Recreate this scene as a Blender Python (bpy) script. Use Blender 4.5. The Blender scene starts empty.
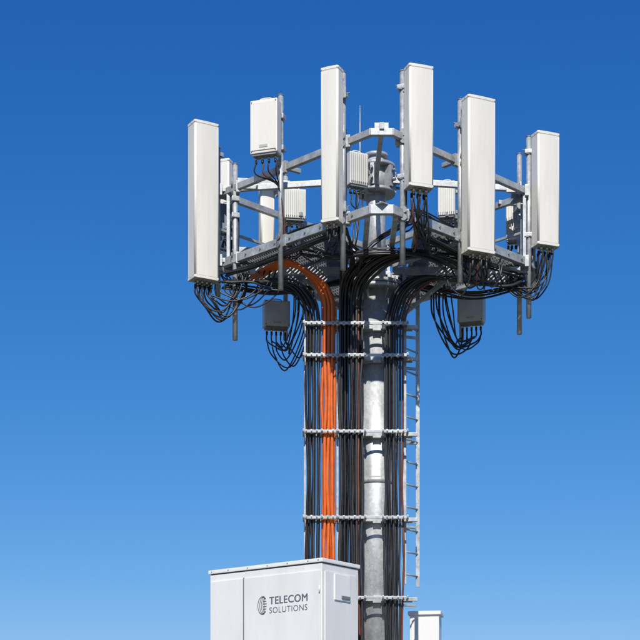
import bpy, bmesh, math, random
from mathutils import Vector, Matrix
random.seed(11)
S=bpy.context.scene
S.view_settings.view_transform='Standard'
try: S.view_settings.look='None'
except Exception: pass
S.view_settings.exposure=0
R=math.radians
def V(*a): return Vector(a)

# ------------------------------------------------------------ materials
def mat(name,col,rough=.5,metal=0.,var=.12,scale=6.,bump=0.,stretch=None,spec=None,dirt=None,spangle=0.):
    m=bpy.data.materials.new(name); m.use_nodes=True
    n=m.node_tree.nodes; l=m.node_tree.links; b=n['Principled BSDF']
    b.inputs['Metallic'].default_value=metal
    tc=n.new('ShaderNodeTexCoord'); mp=n.new('ShaderNodeMapping')
    if stretch: mp.inputs['Scale'].default_value=stretch
    l.new(tc.outputs['Object'],mp.inputs[0])
    no=n.new('ShaderNodeTexNoise'); no.inputs['Scale'].default_value=scale; no.inputs['Detail'].default_value=6; no.inputs['Roughness'].default_value=.65
    l.new(mp.outputs[0],no.inputs['Vector'])
    cr=n.new('ShaderNodeValToRGB')
    cr.color_ramp.elements[0].position=.3; cr.color_ramp.elements[1].position=.7
    cr.color_ramp.elements[0].color=[c*(1-var) for c in (dirt or col)]+[1]
    cr.color_ramp.elements[1].color=[min(1,c*(1+var*.6)) for c in col]+[1]
    l.new(no.outputs['Fac'],cr.inputs[0]); out=cr.outputs[0]
    if spangle:
        vo=n.new('ShaderNodeTexVoronoi'); vo.inputs['Scale'].default_value=38; l.new(tc.outputs['Object'],vo.inputs['Vector'])
        sh=n.new('ShaderNodeSeparateColor'); l.new(vo.outputs['Color'],sh.inputs[0])
        m2=n.new('ShaderNodeMapRange'); m2.inputs['To Min'].default_value=1-spangle; m2.inputs['To Max'].default_value=1+spangle*.4; l.new(sh.outputs[0],m2.inputs['Value'])
        mx=n.new('ShaderNodeVectorMath'); mx.operation='SCALE'; l.new(out,mx.inputs[0]); l.new(m2.outputs[0],mx.inputs['Scale']); out=mx.outputs[0]
    l.new(out,b.inputs['Base Color'])
    mr=n.new('ShaderNodeMapRange'); mr.inputs['To Min'].default_value=max(.05,rough-.1); mr.inputs['To Max'].default_value=min(1,rough+.12)
    l.new(no.outputs['Fac'],mr.inputs['Value']); l.new(mr.outputs[0],b.inputs['Roughness'])
    if spec is not None: b.inputs['Specular IOR Level'].default_value=spec
    if bump:
        bp=n.new('ShaderNodeBump'); bp.inputs['Strength'].default_value=bump; bp.inputs['Distance'].default_value=.01
        l.new(no.outputs['Fac'],bp.inputs['Height']); l.new(bp.outputs[0],b.inputs['Normal'])
    return m
RADOME=mat('radome_paint',(.74,.715,.655),.45,0,.05,1.6,stretch=(3,3,.5),dirt=(.69,.66,.60))
RADOME2=mat('radome_trim',(.42,.41,.38),.5,0,.08)
GALV=mat('galvanised_steel',(.44,.46,.475),.48,.35,.32,9,bump=.1,spangle=.12)
GALVP=mat('galvanised_pole',(.55,.57,.585),.45,.35,.28,3.5,bump=.12,stretch=(1.6,1.6,.6),spangle=.16)
GALVD=mat('weathered_steel',(.24,.25,.26),.55,.4,.3,8)
BLK=mat('cable_jacket_black',(.016,.016,.018),.38,0,.3,20)
BLK2=mat('cable_jacket_charcoal',(.034,.034,.038),.45,0,.3,20)
ORG=mat('cable_jacket_orange',(.64,.125,.016),.42,0,.22,7)
COP=mat('cable_jacket_rust',(.15,.042,.02),.5,0,.2,10)
RRU=mat('radio_casing',(.62,.62,.59),.5,0,.08,4)
RRUG=mat('radio_casing_grey',(.60,.62,.63),.5,.0,.1,4)
RRUB=mat('radio_casing_bluegrey',(.16,.20,.26),.5,.1,.1,4)
CAB=mat('cabinet_paint',(.76,.755,.745),.42,0,.06,1.6,stretch=(1.5,1.5,.35),dirt=(.71,.705,.69))
CABL=mat('cabinet_lid_paint',(.77,.77,.755),.45,0,.05,3)
SEAM=mat('rubber_seal',(.07,.07,.075),.7)
INK=mat('logo_ink',(.11,.12,.15),.5,0,.05)
CONN=mat('connector_metal',(.55,.52,.45),.35,.8,.1)
CONC=mat('concrete',(.36,.35,.33),.85,0,.2,4,bump=.4)

# ------------------------------------------------------------ mesh builder
class MB:
    def __init__(s): s.v=[];s.f=[];s.m=[];s.sm=[];s.mats=[]
    def mi(s,m):
        if m not in s.mats: s.mats.append(m)
        return s.mats.index(m)
    def add(s,vs,fs,m,sm):
        o=len(s.v); k=s.mi(m); s.v+= [tuple(v) for v in vs]
        for i,f in enumerate(fs):
            s.f.append([o+j for j in f]); s.m.append(k); s.sm.append(sm if isinstance(sm,bool) else sm[i])
    def box(s,c,size,m,rz=0,bev=.004,M=None):
        bm=bmesh.new(); bmesh.ops.create_cube(bm,size=1)
        for v in bm.verts: v.co=Vector((v.co.x*size[0],v.co.y*size[1],v.co.z*size[2]))
        if bev: bmesh.ops.bevel(bm,geom=bm.edges[:],offset=min(bev,min(size)*.3),segments=2,affect='EDGES',profile=.7)
        T=Matrix.Translation(Vector(c))@Matrix.Rotation(rz,4,'Z')
        if M is not None: T=M@T
        bm.verts.index_update()
        s.add([T@v.co for v in bm.verts],[[v.index for v in f.verts] for f in bm.faces],m,False); bm.free()
    def beam(s,a,b,w,h,m,bev=.004):
        a=Vector(a);b=Vector(b);d=b-a;L=d.length;x=d.normalized()
        up=V(0,0,1) if abs(x.z)<.95 else V(0,1,0)
        y=up.cross(x).normalized(); z=x.cross(y)
        M=Matrix((x,y,z)).transposed().to_4x4(); M.translation=(a+b)/2
        s.box((0,0,0),(L,w,h),m,bev=bev,M=M)
    def cyl(s,a,b,r,m,n=14,r2=None,M=None):
        a=Vector(a);b=Vector(b)
        if M is not None: a=M@a;b=M@b
        r2=r if r2 is None else r2
        x=(b-a).normalized(); up=V(0,0,1) if abs(x.z)<.95 else V(1,0,0)
        u=up.cross(x).normalized(); w=x.cross(u); vs=[]
        for p,rr in ((a,r),(b,r2)):
            for i in range(n):
                t=2*math.pi*i/n; vs.append(p+u*math.cos(t)*rr+w*math.sin(t)*rr)
        fs=[[i,(i+1)%n,n+(i+1)%n,n+i] for i in range(n)]+[list(range(n))[::-1],list(range(n,2*n))]
        s.add(vs,fs,m,[True]*n+[False,False])
    def tube(s,pts,r,m,n=7):
        pts=[Vector(p) for p in pts]; N=len(pts); vs=[]; u=None
        for i,p in enumerate(pts):
            t=(pts[min(i+1,N-1)]-pts[max(i-1,0)])
            if t.length<1e-6: t=V(0,0,1)
            t.normalize()
            if u is None:
                u=t.orthogonal().normalized()
            else:
                u=(u-t*u.dot(t)); u=u.normalized() if u.length>1e-6 else t.orthogonal().normalized()
            w=t.cross(u)
            for k in range(n):
                a=2*math.pi*k/n; vs.append(p+u*math.cos(a)*r+w*math.sin(a)*r)
        fs=[]
        for i in range(N-1):
            for k in range(n): fs.append([i*n+k,i*n+(k+1)%n,(i+1)*n+(k+1)%n,(i+1)*n+k])
        q=len(fs); fs+=[list(range(n))[::-1],list(range((N-1)*n,N*n))]
        s.add(vs,fs,m,[True]*q+[False,False])
    def prism(s,prof,z0,z1,m,M,smooth=True):
        n=len(prof); vs=[M@V(x,y,z0) for x,y in prof]+[M@V(x,y,z1) for x,y in prof]
        fs=[[i,(i+1)%n,n+(i+1)%n,n+i] for i in range(n)]+[list(range(n))[::-1],list(range(n,2*n))]
        sm=[]
        for i in range(n):
            a=prof[i];b=prof[(i+1)%n]; sm.append(math.hypot(a[0]-b[0],a[1]-b[1])<.025)
        s.add(vs,fs,m,sm+[False,False])
    def obj(s,name,parent=None):
        me=bpy.data.meshes.new(name); me.from_pydata(s.v,[],s.f)
        for m in s.mats: me.materials.append(m)
        me.polygons.foreach_set('material_index',s.m); me.polygons.foreach_set('use_smooth',s.sm); me.update()
        o=bpy.data.objects.new(name,me); S.collection.objects.link(o)
        if parent: o.parent=parent
        return o
def empty(name,loc=(0,0,0),rz=0):
    e=bpy.data.objects.new(name,None); e.location=loc; e.rotation_euler=(0,0,rz); e.empty_display_size=.3
    S.collection.objects.link(e); return e
def cr(pts,k=8):
    P=[Vector(p) for p in pts]; P=[P[0]*2-P[1]]+P+[P[-1]*2-P[-2]]; out=[]
    for i in range(1,len(P)-2):
        a,b,c,d=P[i-1:i+3]
        for j in range(k):
            t=j/k; out.append(.5*((2*b)+(c-a)*t+(2*a-5*b+4*c-d)*t*t+(3*b-a-3*c+d)*t**3))
    out.append(P[-2]); return out
def J(s): return V(random.uniform(-s,s),random.uniform(-s,s),random.uniform(-s,s))

# ------------------------------------------------------------ tower
tower=empty('telecom_tower')
GZ=2.15
b=MB()
b.cyl((0,0,GZ),(0,0,8.0),.27,GALVP,64,r2=.245)
b.cyl((0,0,GZ),(0,0,GZ+.05),.45,GALV,32)
b.cyl((0,0,5.52),(0,0,5.60),.262,GALVP,64)      # slip joint
b.obj('monopole_shaft',tower)
b=MB()
for z in (7.93,7.985): b.cyl((0,0,z),(0,0,z+.045),.36,GALV,36)
for i in range(16):
    t=2*math.pi*i/16; b.cyl((.315*math.cos(t),.315*math.sin(t),7.9),(.315*math.cos(t),.315*math.sin(t),8.07),.014,GALVD,6)
for i in range(8):
    t=2*math.pi*(i+.5)/8; c,s_=math.cos(t),math.sin(t)
    b.beam((.24*c,.24*s_,7.82),(.32*c,.32*s_,7.92),.012,.1,GALV)
b.cyl((0,0,8.0),(0,0,9.62),.12,GALVP,32)
b.cyl((0,0,9.16),(0,0,9.2),.24,GALV,32); b.cyl((0,0,9.48),(0,0,9.52),.24,GALV,32)
b.cyl((0,0,9.2),(0,0,9.48),.16,GALV,32)
for i in range(6):
    t=2*math.pi*i/6+.3; c,s_=math.cos(t),math.sin(t)
    b.box((.21*c,.21*s_,9.34),(.1,.05,.26),GALV,rz=t); b.cyl((.27*c,.27*s_,9.4),(.32*c,.32*s_,9.4),.018,GALVD,8); b.cyl((.27*c,.27*s_,9.28),(.32*c,.32*s_,9.28),.018,GALVD,8)
b.cyl((0,0,9.62),(0,0,9.66),.15,GALV,24)
b.obj('mast_head',tower)

A=1.95
C=[V(-A,0,0),V(-.12,-A+.1,0),V(.12,-A+.1,0),V(A,0,0),V(.12,A-.1,0),V(-.12,A-.1,0)]
b=MB()
for z,w,h in ((8.29,.07,.10),(9.17,.06,.075)):
    for i in range(6):
        p=C[i]+V(0,0,z+(.0015 if i%2 else 0)); q=C[(i+1)%6]+V(0,0,z+(.0015 if i%2 else 0)); d=(q-p).normalized()
        b.beam(p-d*.02,q+d*.02,w,h,GALV)
for k,(c,s_) in enumerate(((-1,0),(1,0),(0,-1),(0,1))):
    za=8.16 if c else 8.238
    for off in (-.16,.16):
        b.beam(V(c*.2-s_*off,s_*.2+c*off,za),V(c*1.78-s_*off,s_*1.78+c*off,za),.06,.09 if c else .07,GALV)
    b.beam((c*.2,s_*.2,9.34),(c*1.9,s_*1.9,9.23),.055,.07,GALV)
    if c or s_>0: b.beam((c*.26,s_*.26,7.6),(c*.9,s_*.9,8.12),.05,.05,GALV)
    b.box((c*1.82,s_*1.82,8.345),(.2,.2,.012),GALV,rz=R(45))
    b.box((c*1.80,s_*1.80,9.235),(.02 if c else .16,.16 if c else .02,.13),GALV)
for (x0,y0,x1,y1) in ((-.95,-1.0,.0,.0),(.95,-1.0,0,0),(-.95,1.0,0,0),(.95,1.0,0,0)):
    d=V(x1-x0,y1-y0,0).normalized()
    b.beam(V(x0,y0,8.215),V(x1,y1,8.215)-d*.3,.05,.07,GALV)
for x in (-.42,.42):
    b.beam((x,-1.45,8.235),(x,1.45,8.235),.05,.045,GALV)
for i,t in ((0,.06),(5,.94),(2,.94),(3,.06),(3,.94),(5,.06)):
    p=C[i].lerp(C[(i+1)%6],t)
    b.beam(p+V(0,0,8.29),p+V(0,0,9.17),.04,.04,GALV)
for i in (3,5):
    b.beam(C[i]+V(0,0,8.73),C[(i+1)%6]+V(0,0,8.73),.03,.03,GALV)
for i in (0,2):
    for k in range(9):
        p=C[i].lerp(C[(i+1)%6],.1+.1*k); n=V(-1 if i==0 else 1,-1,0).normalized()
        b.cyl(p+n*.03+V(0,0,8.29),p+n*.05+V(0,0,8.29),.012,GALVD,6)
b.obj('platform_frame',tower)
# grating
b=MB(); LIM=1.30
def runs(axis,c):
    out=[];st=None;t=-LIM
    while t<=LIM+.001:
        u,v=(t,c) if axis==0 else (c,t)
        x=(u+v)/math.sqrt(2); y=(u-v)/math.sqrt(2)
        ok=abs(x)>.42 and math.hypot(x,y)>.42
        if ok and st is None: st=t
        if (not ok) and st is not None: out.append((st,t));st=None
        t+=.04
    if st is not None: out.append((st,LIM))
    return out
def uv(u,v,z): return V((u+v)/math.sqrt(2),(u-v)/math.sqrt(2),z)
c=-LIM
while c<LIM:
    for a,e in runs(0,c):
        if e-a>.05: b.beam(uv(a,c,8.27),uv(e,c,8.27),.006,.03,GALVD,bev=0)
    c+=.04
c=-LIM
while c<LIM:
    for a,e in runs(1,c):
        if e-a>.05: b.beam(uv(c,a,8.275),uv(c,e,8.275),.008,.018,GALVD,bev=0)
    c+=.08
b.obj('deck_grating',tower)

pipes={'a':(-1.75,-.2,7.29,9.46),'a2':(-1.97,-.1,7.85,9.7),'b':(-1.17,-.84,7.71,10.03),'c':(-.435,-1.62,7.69,9.95),'d':(.243,-1.72,7.72,9.92),
 'e':(.96,-1.06,7.72,9.88),'f':(1.90,-.08,7.6,9.85),'g':(1.84,.38,7.53,9.82),'h':(-1.15,.9,7.6,9.75),'i':(1.15,.9,7.6,9.75),'j':(1.98,.12,8.0,9.6),'k':(-.5,1.6,7.9,9.6)}
b=MB()
for k,(x,y,z0,z1) in pipes.items():
    b.cyl((x,y,z0),(x,y,z1),.032,GALV,16); b.cyl((x,y,z1),(x,y,z1+.012),.036,GALVD,12)
    d=V(-x,-y,0).normalized()
    for z in (8.29,9.17):
        b.box((x+d.x*.03,y+d.y*.03,z),(.05,.16,.14),GALV,rz=math.atan2(d.y,d.x))
        b.beam((x,y,z+.02),(x+d.x*.28,y+d.y*.28,z+.02),.05,.05,GALV)
        for o in (-.045,.045):
            b.cyl((x-d.x*.05,y-d.y*.05,z+o),(x-d.x*.034,y-d.y*.034,z+o),.04,GALVD,10)
b.obj('antenna_mounting_pipes',tower)

b=MB()
LV=[7.42,7.03,6.1,5.05,4.07,3.1]
for i,z in enumerate(LV):
    b.cyl((0,0,z-.035),(0,0,z+.035),.285,GALV,36)
    b.box((0,-.3,z),(.1,.06,.09),GALV)
    b.box((.0,.3,z),(.12,.05,.09),GALV)
    b.beam((-.91,-.30,z),(.5,-.30,z),.045,.045,GALV)
    b.beam((-.91,-.475,z),(.38,-.475,z),.014,.034,GALV)
    xx=-.87; kk=0
    while xx<.36:
        if not(-.14<xx<.06):
            b.box((xx,-.455,z+random.uniform(-.004,.004)),(.028,.05,.05),GALV if kk%2 else GALVD,bev=.006)
            b.cyl((xx,-.503,z),(xx,-.48,z),.009,GALVD,6)
        xx+=.066; kk+=1
    for x in (-.9,-.68,-.49,-.15,.07,.37):
        b.box((x,-.39,z),(.022,.19,.06),GALV); b.cyl((x,-.515,z),(x,-.45,z),.012,GALVD,8)
    b.beam((-.88,-.28,z-.01),(-.2,-.12,z-.01),.03,.03,GALV)
    b.beam((.2,-.1,z-.04),(.5,.02,z-.04),.035,.03,GALV); b.box((.38,-.24,z),(.12,.03,.06),GALV)
b.beam((-.885,-.335,GZ),(-.885,-.335,7.5),.025,.03,GALV)
b.beam((-.485,-.335,GZ),(-.485,-.335,7.5),.025,.03,GALV)
b.obj('cable_support_brackets',tower)

lad=empty('access_ladder')
b=MB(); la=V(.345,-.18,0); lb=V(.525,.06,0)
for p in (la,lb): b.beam(p+V(0,0,4.27),p+V(0,0,8.45),.05,.024,GALV)
b.obj('side_rails',lad); b=MB(); z=4.4
while z<8.4:
    b.cyl(la+V(0,0,z),lb+V(0,0,z),.012,GALV,8); z+=.28
b.obj('rungs',lad)

# ------------------------------------------------------------ cables
def feeder(b,x,y,z1,route,r,m,z0=GZ-.02):
    zz=[z0]
    levels=sorted(LV)
    for i,l in enumerate(levels):
        if l<z1-.1: zz.append(l)
        if i+1<len(levels) and levels[i+1]<z1-.1: zz.append((l+levels[i+1])/2+random.uniform(-.15,.15))
    zz=sorted(set(zz)); ls=set(levels); pts=[]
    for z in zz:
        w=.003 if z in ls else .020
        pts.append(V(x+random.uniform(-w,w),y+random.uniform(-w,w)*.8,z))
    pts+= [Vector(p) for p in route]
    b.tube(cr(pts,6),r,m,8)
blk=MB(); org=MB()
for k,x in enumerate((-.865,-.833,-.80,-.768,-.73,-.71,-.86,-.82,-.78,-.72)):
    y=-.375 if k<6 else -.415
    o=random.uniform(-.03,.03); q=k*.016
    ze=7.45+q*.6
    route=[(x,y,ze),(x-.05,y,ze+.2),(x-.2,y+.02,ze+.38),(x-.45,y+.06+o,ze+.45+o),(-1.55,-.3+o*3,7.98+o),(-1.85+random.uniform(-.1,.1),-.25+o*4,8.0+o*2)]
    feeder(blk,x,y,7.3,route,random.choice((.0125,.0145)),random.choice((BLK,BLK,BLK2)))
# orange feeders: thick jackets
for k,x in enumerate((-.662,-.617,-.573,-.530,-.64,-.595,-.552)):
    y=-.37 if k<4 else -.412
    o=random.uniform(-.014,.014); q=(x+.6)
    route=[(x,y,7.5),(x-.01,y,7.72),(x-.09,y-.03,7.90),(x-.26,y-.12+o,8.03-q*.5),(x-.42,y-.2,8.10-q*.5+o),(x-.56,y-.14,8.13-q*.3),(x-.75,y+.05+o,8.12),(x-.9,y+.35,8.12)]
    feeder(org,x,y,7.3,route,.0215,ORG)
xs=[-.455+.033*i for i in range(9)]
for row in range(3):
    for k,x in enumerate(xs):
        if row==2 and k%2: continue
        xx=x+random.uniform(-.008,.008); y=-.365-.036*row
        m=random.choice((BLK,BLK,BLK,BLK2))
        if (k,row) in ((7,1),): m=COP
        o=random.uniform(-.025,.025); q=(x+.32)
        if (k+row)%4!=0:
            route=[(xx,y,7.5),(xx+.0,y-.01,7.72-q*.5),(xx+.05,y-.1,7.92-q*.5),(xx+.18,y-.25,8.04-q*.5+o),(xx+.38,y-.42+o,8.11-q*.4+o),(xx+.64,-.92+o,8.11+o-q*.2),(xx+.9,-.98+o,8.08+o),(xx+1.12,-.95+o,8.02+o),(xx+1.26,-.92,7.95+o*2)]
        else:
            route=[(xx,y,7.55),(xx+.01,y,7.85),(xx+.01,y-.12,8.02+o),(xx+.03,y-.4+o,8.12+o),(-.35+o*3,-1.1,8.17+o),(-.42+o*4,-1.45,8.22+o)]
        feeder(blk,xx,y,7.3,route,random.choice((.0145,.0165)),m)
for k,x in enumerate((.10,.13,.16,.19,.22,.25,.285,.315,.115,.15,.2)):
    y=-.375 if k<8 else -.415
    o=random.uniform(-.03,.03); q=(x-.1)
    m=COP if k in (7,) else random.choice((BLK,BLK,BLK2))
    route=[(x,y,7.25),(x+.02,y,7.55-q*.4),(x+.13,y-.02,7.85-q*.4),(x+.36,y-.04+o,8.0-q*.3),(x+.7,y+.02+o,8.0+o),(1.3,-.28+o,7.97+o),(1.65,-.22+o*2,7.97+o),(1.85,-.1,8.12+o)]
    feeder(blk,x,y,7.1,route,random.choice((.0125,.0145)),m)
def jumper(b,p0,p1,drop,r=.0095,m=None,j=.03):
    p0=Vector(p0);p1=Vector(p1); m=m or random.choice((BLK,BLK,BLK,BLK2))
    lo=min(p0.z,p1.z)-drop
    h=V(p1.x-p0.x,p1.y-p0.y,0)
    pts=[p0,p0+V(0,0,-.08),p0+h*.12+V(0,0,(lo-p0.z)*.65)+J(j),V(p0.x,p0.y,lo)+h*.5+J(j),V(p0.x,p0.y,0)+h*.9+V(0,0,lo+(p1.z-lo)*.45)+J(j),p1]
    b.tube(cr(pts,7),r,m,7)
def run(b,pts,n,spread,r=.0095,m=None):
    for _ in range(n):
        o=J(spread); b.tube(cr([Vector(p)+o+J(spread*.5) for p in pts],7),r,m or random.choice((BLK,)*6+(BLK2,)*3),7)

# ------------------------------------------------------------ antennas
def panel(x,y,z0,z1,w,d,yaw,pipe,nc=6):
    e=empty('panel_antenna',(x,y,0),yaw); b=MB(); I=Matrix.Identity(4)
    def prof(w,d,r):
        pts=[(w/2-.008,d/2),(-w/2+.008,d/2),(-w/2,d/2-.008)]
        n=6
        for i in range(n+1):
            t=math.pi+ (math.pi/2)*i/n; pts.append((-w/2+r+r*math.cos(t),-d/2+r+r*math.sin(t)))
        for f in (.25,.5,.75): pts.append((-w/2+r+(w-2*r)*f,-d/2-.006*math.sin(math.pi*f)))
        for i in range(n+1):
            t=1.5*math.pi+(math.pi/2)*i/n; pts.append((w/2-r+r*math.cos(t),-d/2+r+r*math.sin(t)))
        pts.append((w/2,d/2-.008)); return pts
    b.prism(prof(w,d,.022),z0+.03,z1-.03,RADOME,I)
    b.prism(prof(w+.005,d+.005,.024),z0,z0+.03,RADOME,I)
    b.prism(prof(w+.005,d+.005,.024),z1-.03,z1,RADOME,I)
    b.prism(prof(w-.004,d-.004,.022),z0-.004,z0,RADOME2,I)
    for zz in (z0+.034,z1-.036):
        b.prism(prof(w+.0012,d+.0012,.022),zz-.002,zz+.002,RADOME2,I)
    b.box((0,d/2+.008,(z0+z1)/2),(w*.45,.016,(z1-z0)*.94),GALV)
    for sx in (-1,1):
        b.box((sx*(w/2),d*.28,(z0+z1)/2),(.003,.004,(z1-z0)-.08),RADOME2,bev=0)
        for zz in (z0+.015,z1-.015): b.cyl((sx*(w/2+.002),-.0,zz),(sx*(w/2+.006),-.0,zz),.006,GALVD,8)
    cons=[]
    for i in range(nc):
        cx=(-.5+(i//2+.5)/((nc+1)//2))*w*.75; cy=(-.03 if i%2 else .035)
        b.cyl((cx,cy,z0-.05),(cx,cy,z0-.004),.014,CONN,10); b.cyl((cx,cy,z0-.09),(cx,cy,z0-.05),.017,BLK,8)
        cons.append((cx,cy,z0-.08))
    b.obj('radome',e)
    b=MB(); Mw=Matrix.Translation((x,y,0))@Matrix.Rotation(yaw,4,'Z'); Mi=Mw.inverted()
    P=Mi@V(pipe[0],pipe[1],0)
    for zz in (z0+(z1-z0)*.12,z0+(z1-z0)*.86):
        if not(pipe[2]+.05<zz<pipe[3]-.05): zz=min(max(zz,pipe[2]+.1),pipe[3]-.1)
        a=V(max(-w*.3,min(w*.3,P.x)),d/2+.016,zz); q=V(P.x,P.y,zz)
        b.box((a.x,a.y+.012,zz),(.13,.024,.12),GALV)
        dd=(q-a); 
        if dd.length>.03:
            side=V(-dd.y,dd.x,0).normalized()*.035
            b.beam(a+side,q+side,.008,.06,GALV); b.beam(a-side,q-side,.008,.06,GALV)
        b.box(q,(.11,.10,.05),GALV,rz=math.atan2(dd.y,dd.x),bev=.01)
        for o in (-.03,.03):
            b.cyl(q+V(-.075,.03*(1 if o>0 else -1),o),q+V(.075,.03*(1 if o>0 else -1),o),.007,GALVD,6)
    b.obj('tilt_brackets',e)
    return [Mw@Vector(c) for c in cons]
def rru(x,y,z0,z1,w,d,yaw,m,fins=True,pipe=None,nc=4):
    e=empty('remote_radio_unit',(x,y,0),yaw); b=MB(); h=z1-z0; zc=(z0+z1)/2
    b.box((0,0,zc),(w,d,h),m,bev=.014)
    if fins:
        n=int(w/.026)
        for i in range(n):
            fx=-w*.44+w*.88*i/(n-1)
            b.box((fx,-d/2-.014,zc),(.006,.03,h*.86),m,bev=0); b.box((fx,d/2+.012,zc),(.006,.026,h*.86),m,bev=0)
    else:
        b.box((0,-d/2-.004,zc),(w*.86,.012,h*.9),m,bev=.005)
        b.box((0,-d/2-.012,z0+h*.12),(w*.3,.006,h*.05),RADOME2,bev=.001)
        for sx in (-1,1):
            for sz in (-1,1): b.cyl((sx*w*.44,-d/2,zc+sz*h*.46),(sx*w*.44,-d/2-.008,zc+sz*h*.46),.008,GALVD,6)
    b.tube(cr([(-w*.2,0,z1-.005),(-w*.18,0,z1+.035),(w*.18,0,z1+.035),(w*.2,0,z1-.005)],5),.007,m)
    b.box((0,0,z0-.012),(w*.86,d*.8,.024),GALVD)
    Mw=Matrix.Translation((x,y,0))@Matrix.Rotation(yaw,4,'Z'); cons=[]
    for i in range(nc):
        cx=-w*.36+w*.72*i/max(1,nc-1); b.cyl((cx,0,z0-.06),(cx,0,z0-.02),.013,CONN,8); b.cyl((cx,0,z0-.1),(cx,0,z0-.06),.015,BLK,8); cons.append(Mw@V(cx,0,z0-.09))
    b.obj('casing',e)
    if pipe:
        b=MB(); P=Mw.inverted()@V(pipe[0],pipe[1],0)
        for zz in (z0+h*.2,z0+h*.8):
            b.beam((0 if abs(P.x)<w/2 else math.copysign(w*.4,P.x),d/2 if P.y>0 else 0,zz),(P.x,P.y,zz),.05,.04,GALV)
            b.box((P.x,P.y,zz),(.1,.1,.06),GALV,bev=.01)
        b.obj('clamp',e)
    return cons
pp=pipes
c1=panel(-2.13,-.36,7.97,9.89,.33,.20,R(30),pp['a2'],8)
c3=panel(-.565,-1.74,8.18,9.94,.22,.15,R(-25),pp['c'],4)
c4=panel(.425,-1.80,8.55,9.93,.30,.16,R(20),pp['d'],6)
c5=panel(1.165,-1.18,8.02,9.84,.37,.17,R(25),pp['e'],6)
c6=panel(2.10,-.14,8.46,9.86,.31,.17,R(22),pp['f'],6)
c7=panel(-1.95,.75,8.6,9.89,.2,.12,R(-20),pp['h'],4)
c8=panel(-1.40,1.02,8.75,9.70,.19,.12,R(15),pp['h'],4)
r1=rru(-1.345,-.98,9.27,9.90,.34,.15,R(-18),RADOME,False,pp['b'],4)
r2=rru(-.255,-.5,9.08,9.47,.24,.14,R(25),RRU,True,(-.1,-.1),4)
r3=rru(-1.03,.8,9.14,9.52,.28,.15,R(10),RRU,True,pp['h'],4)
r4=rru(.95,.8,9.18,9.62,.22,.16,R(-10),RRU,True,pp['i'],4)
r5=rru(-1.27,.8,7.74,8.07,.34,.18,R(12),RRUG,False,pp['h'],5)
r6=rru(1.27,.8,7.80,8.17,.34,.18,R(-18),RRUG,False,pp['i'],5)
r7=rru(-1.87,.2,8.76,9.10,.24,.15,R(15),RRUB,False,pp['a'],4)
r8=rru(1.80,.62,8.8,9.3,.2,.14,R(-10),RRU,True,pp['g'],4)

# jumpers
for k,p in enumerate(c1):
    jumper(blk,p,(-1.65+.08*random.uniform(-1,1),-.25+.1*random.uniform(-1,1),8.12),random.uniform(.24,.44),r=.011,j=.04)
for k in range(5):
    jumper(blk,(-2.05+.06*k,-.3,7.95),(-1.45+.07*k,-.35,8.1),random.uniform(.12,.34),m=random.choice((BLK,BLK2,BLK)))
for p in c3: jumper(blk,p,(-.45+random.uniform(-.1,.1),-1.45,8.3),.12+.1*random.random())
for p in c4:
    jumper(blk,p,(.3+random.uniform(-.1,.25),-1.45,8.2+random.uniform(-.05,.1)),.02+.1*random.random())
    jumper(blk,p+J(.02),(.5+random.uniform(-.1,.2),-1.1,8.15),.05+.15*random.random(),m=random.choice((BLK,BLK,COP)))
for p in c5:
    jumper(blk,p,(.95+random.uniform(-.15,.2),-.8,8.15),random.uniform(.15,.4),j=.04)
    jumper(blk,p+J(.02),(1.4+random.uniform(-.15,.25),-.5,8.15),random.uniform(.08,.34),m=random.choice((BLK,BLK,BLK2,COP)),j=.04)
for p in c6:
    jumper(blk,p,(1.75+random.uniform(-.1,.1),-.1+random.uniform(-.1,.2),8.15),random.uniform(.08,.36),j=.04)
    jumper(blk,p+J(.02),(1.6+random.uniform(-.2,.1),-.2,8.12),random.uniform(.12,.4),j=.04)
for p in c7+c8: jumper(blk,p,(p.x+.3,p.y-.3,8.4),.15)
for k,p in enumerate(r1):
    run(blk,[p,p+V(.0,.02,-.12),(-1.2,-.86,8.95),(-1.15,-.84,8.6),(-1.13,-.78,8.3)],1,.012,.009,COP if k==1 else None)
for p in r2: run(blk,[p,p+V(0,0,-.15),(-.25,-.5,8.7),(-.3,-.6,8.3)],1,.03)
for p in r3: run(blk,[p,p+V(0,0,-.15),(-1.0,.6,8.7),(-.9,.4,8.35)],1,.03)
for p in r4: run(blk,[p,p+V(0,0,-.15),(.95,.6,8.75),(.9,.3,8.35)],1,.03)
for p in r7: run(blk,[p,p+V(0,0,-.12),(-1.75,.1,8.45),(-1.6,.0,8.2)],2,.03)
for p in r8: run(blk,[p,p+V(0,0,-.15),(1.7,.4,8.5),(1.6,.2,8.2)],1,.03)
for p in r5:
    jumper(blk,p,(-.85+random.uniform(-.08,.08),.5,8.2),.30+.2*random.random()); jumper(blk,p,(-.95+random.uniform(-.08,.08),.4,8.2),.2+.1*random.random(),m=random.choice((BLK,BLK2)))
for p in r6:
    jumper(blk,p,(.7+random.uniform(-.12,.12),.25,8.1+random.uniform(-.05,.05)),.26+.18*random.random(),r=.011); jumper(blk,p,(.85+random.uniform(-.1,.1),.3,8.15),.15+.15*random.random(),m=random.choice((BLK,BLK2)))
run(blk,[(-1.9,-.2,8.1),(-1.5,-.5,8.12),(-1.0,-.95,8.15),(-.5,-1.4,8.2)],7,.035)
run(blk,[(1.85,-.15,8.1),(1.4,-.5,8.1),(1.0,-.9,8.1),(.45,-1.4,8.17)],9,.04)
run(blk,[(-1.9,.1,8.06),(-1.3,.1,7.98),(-.8,.05,8.02),(-.3,-.1,8.08)],6,.03,.012)
run(blk,[(1.9,.1,8.08),(1.3,.15,7.95),(.8,.1,8.0),(.3,-.1,8.06)],6,.04,.012)
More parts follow.
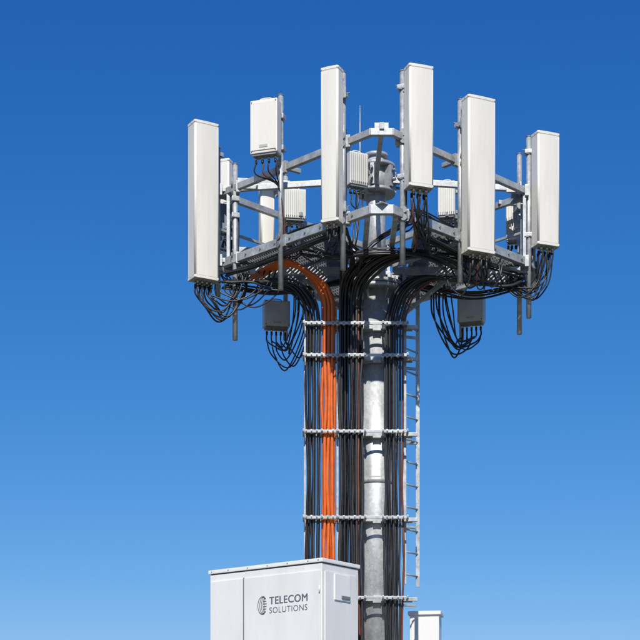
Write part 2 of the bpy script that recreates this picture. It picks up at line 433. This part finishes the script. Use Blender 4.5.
run(blk,[(-.9,-.9,8.15),(-.5,-.9,8.1),(0,-1.0,8.14),(.5,-.95,8.13),(.95,-.85,8.1)],6,.04)
run(blk,[(-1.2,-.8,8.3),(-.95,-.9,8.4),(-.6,-1.2,8.35),(-.4,-1.4,8.3)],4,.03)
run(blk,[(.3,-1.6,8.35),(.5,-1.3,8.42),(.8,-1.05,8.38),(1.2,-.8,8.3)],6,.04)
run(blk,[(-.3,-.7,8.1),(-.1,-.6,8.35),(.1,-.7,8.45),(.35,-1.2,8.4)],6,.04)
for _ in range(12):
    t=random.random(); sx=random.choice((-1,1,1)); x=sx*(.25+1.35*t); y=-1.65+abs(x)*.95
    a=V(x,y,8.26); c=a+V(random.uniform(.12,.36),random.uniform(-.05,.15),0)
    jumper(blk,a,c,.06+.18*random.random(),.008)
for p,z in (('a',8.9),('c',9.3),('d',9.2),('e',9.4),('f',9.2),('g',9.0),('i',9.2)):
    x,y,z0,z1=pipes[p]
    run(blk,[(x+.03,y+.03,8.2),(x+.04,y+.02,8.6),(x+.035,y+.03,z)],2,.012,.008)
cb=empty('feeder_cables'); blk.obj('black_jackets',cb)
oc=empty('orange_feeder_cables'); org.obj('orange_jackets',oc)
b=MB(); b.cyl((-.2,0,9.3),(-.2,0,10.25),.012,GALV,10,r2=.006); b.cyl((-.2,0,10.25),(-.2,0,10.29),.006,GALV,8,r2=.001)
b.beam((-.13,0,9.36),(-.21,0,9.36),.04,.03,GALV); b.cyl((-.2,0,9.26),(-.2,0,9.42),.02,GALVD,10); b.obj('lightning_rod')

# ------------------------------------------------------------ cabinets
cab=empty('equipment_cabinet',(-2.02,-.77,GZ),R(-37.4))
W,D,H=1.69,.70,2.2
b=MB()
b.box((W/2,D/2,.06),(W-.04,D-.04,.12),CONC)
b.box((W/2,D/2,.12+(H-.17)/2),(W,D,H-.17),CAB,bev=.008)
b.obj('body',cab); b=MB()
b.box((W/2,D/2,H-.043),(W-.02,D-.02,.014),SEAM,bev=0)
b.box((W/2,D/2,H-.016),(W+.035,D+.035,.045),CABL,bev=.01)
b.obj('roof',cab); b=MB()
xs_=.53
b.box((xs_/2+.008,-.009,1.1),(xs_-.03,.018,1.93),CAB,bev=.004)
b.box(((xs_+W)/2,-.009,1.1),(W-xs_-.03,.018,1.93),CAB,bev=.004)
b.box((xs_,-.001,1.1),(.016,.006,1.95),SEAM,bev=0)
b.obj('doors',cab); b=MB()
b.box((xs_+.09,-.03,1.0),(.03,.025,.2),GALVD,bev=.006)
for z in (.4,1.1,1.85): b.cyl((W-.02,-.022,z-.04),(W-.02,-.022,z+.04),.009,CAB,10)
b.box((W+.005,D*.5,1.1),(.010,D-.10,1.93),CAB,bev=.003)
b.box((W+.016,D*.52,1.90),(.016,D*.42,.30),CABL,bev=.004)
b.box((W+.026,D*.60,1.79),(.02,.16,.035),GALVD,bev=.004)
for i in range(10): b.box((W+.015,D*.5,.35+.04*i),(.014,D*.55,.012),CAB,bev=.003)
for x in (.04,.3,.6,.9,1.2,1.5,1.65): b.cyl((x,-.0215,H-.016),(x,-.0165,H-.016),.007,GALVD,8)
b.obj('fittings',cab)
def text(body,width,x,z,y=-.0195):
    cu=bpy.data.curves.new('lettering','FONT'); cu.body=body; cu.size=1; cu.extrude=.004; cu.space_character=1.08; cu.resolution_u=6
    o=bpy.data.objects.new('lettering',cu); S.collection.objects.link(o); cu.materials.append(INK)
    bpy.context.view_layer.update(); s=width/o.dimensions.x
    o.scale=(s,s,s); o.parent=cab; o.location=(x,y,z); o.rotation_euler=(R(90),0,0)
text('TELECOM',.56,.93,H-.47); text('TELECOM',.56,.9335,H-.4685,-.0199); text('TELECOM',.56,.9365,H-.470,-.0203)
text('SOLUTIONS',.56,.93,H-.575)
b=MB()
for i in range(5):
    f=1-i*.16
    cx=.835; cz=H-.475; pts=[]
    a0,a1=(R(70),R(290))
    for j in range(15):
        t=a0+(a1-a0)*j/14; pts.append((cx+.075*f*math.cos(t)*(1-.1*i)+.01*i,-.0195,cz+.105*math.sin(t)*(1-.06*i)))
    b.tube(pts,.0042-.0003*i,INK,5)
for i in range(6):
    z=cz+.075-.03*i; b.box((cx+.03,-.0195,z),(.06-.006*abs(i-2.5)*2,.002,.011),INK,bev=0)
b.obj('logo_mark',cab)

sc=empty('electrical_cabinet',(.47,.85,GZ),R(-10)); b=MB()
b.box((.19,.18,.93),(.38,.34,1.86),CAB,bev=.008); b.box((.19,.18,1.885),(.43,.40,.05),CABL,bev=.012)
b.box((.19,-.002,.95),(.33,.014,1.7),CAB,bev=.004); b.box((.06,-.014,1.0),(.02,.02,.12),GALVD); b.obj('enclosure',sc)

# ------------------------------------------------------------ ground
def hgt(r):
    t=max(0,min(1,(r-4.2)/9)); return 2.0*(1-(t*t*(3-2*t)))
rr=[0,1,2,3,4,4.5]+[5+.6*i for i in range(16)]+[16,20,27,38,55,80,120,200,400,800,1600,4000]
vs=[(0,0,2.0)];fs=[];n=72
for r in rr[1:]:
    for i in range(n):
        t=2*math.pi*i/n; vs.append((r*math.cos(t),r*math.sin(t),hgt(r)+(random.uniform(-.05,.05) if 4.5<r<100 else 0)))
for i in range(n): fs.append([0,1+i,1+(i+1)%n])
for k in range(len(rr)-2):
    o=1+k*n
    for i in range(n): fs.append([o+i,o+n+i,o+n+(i+1)%n,o+(i+1)%n])
me=bpy.data.meshes.new('ground'); me.from_pydata(vs,[],fs)
for p in me.polygons: p.use_smooth=True
GR=mat('grass_ground',(.09,.10,.045),.9,0,.5,.6,bump=.6,dirt=(.13,.11,.07)); me.materials.append(GR)
S.collection.objects.link(bpy.data.objects.new('ground',me))
b=MB(); b.box((0,0,1.99),(5.6,5.0,.32),CONC,bev=.02); b.obj('concrete_pad')

# ------------------------------------------------------------ light
SD=V(-.04,-1,0).normalized(); EL=R(42)
sun_dir=V(SD.x*math.cos(EL),SD.y*math.cos(EL),math.sin(EL))
w=bpy.data.worlds.new('World'); S.world=w; w.use_nodes=True
nt=w.node_tree; bg=nt.nodes['Background']; sk=nt.nodes.new('ShaderNodeTexSky'); sk.sky_type='NISHITA'; sk.sun_disc=False
sk.sun_elevation=EL; sk.sun_rotation=math.atan2(sun_dir.x,sun_dir.y)
sk.altitude=300; sk.air_density=1.0; sk.dust_density=.3; sk.ozone_density=2.5
sp=nt.nodes.new('ShaderNodeSeparateColor'); cm=nt.nodes.new('ShaderNodeCombineColor'); nt.links.new(sk.outputs[0],sp.inputs[0])
for i,(g,k) in enumerate(((1.9,.98),(1.14,.76),(.78,.96))):
    a=nt.nodes.new('ShaderNodeMath'); a.operation='MULTIPLY'; a.inputs[1].default_value=.1; nt.links.new(sp.outputs[i],a.inputs[0])
    p=nt.nodes.new('ShaderNodeMath'); p.operation='POWER'; p.inputs[1].default_value=g; nt.links.new(a.outputs[0],p.inputs[0])
    q=nt.nodes.new('ShaderNodeMath'); q.operation='MULTIPLY'; q.inputs[1].default_value=10*k; nt.links.new(p.outputs[0],q.inputs[0])
    c_=nt.nodes.new('ShaderNodeMath'); c_.operation='MINIMUM'; c_.inputs[1].default_value=12; nt.links.new(q.outputs[0],c_.inputs[0])
    nt.links.new(c_.outputs[0],cm.inputs[i])
nt.links.new(cm.outputs[0],bg.inputs[0]); bg.inputs[1].default_value=.10
L=bpy.data.lights.new('sun','SUN'); L.energy=4.9; L.angle=R(.53); L.color=(1,.95,.86)
lo=bpy.data.objects.new('sun',L); lo.rotation_euler=(-sun_dir).to_track_quat('-Z','Y').to_euler(); lo.location=(5,-10,20); S.collection.objects.link(lo)
# ------------------------------------------------------------ camera
cd=bpy.data.cameras.new('camera'); cd.lens=90; cd.sensor_width=36; cd.shift_y=.75; cd.clip_end=10000
co=bpy.data.objects.new('camera',cd); co.location=(-.7,-20,1.6); co.rotation_euler=(R(90),0,0); S.collection.objects.link(co); S.camera=co
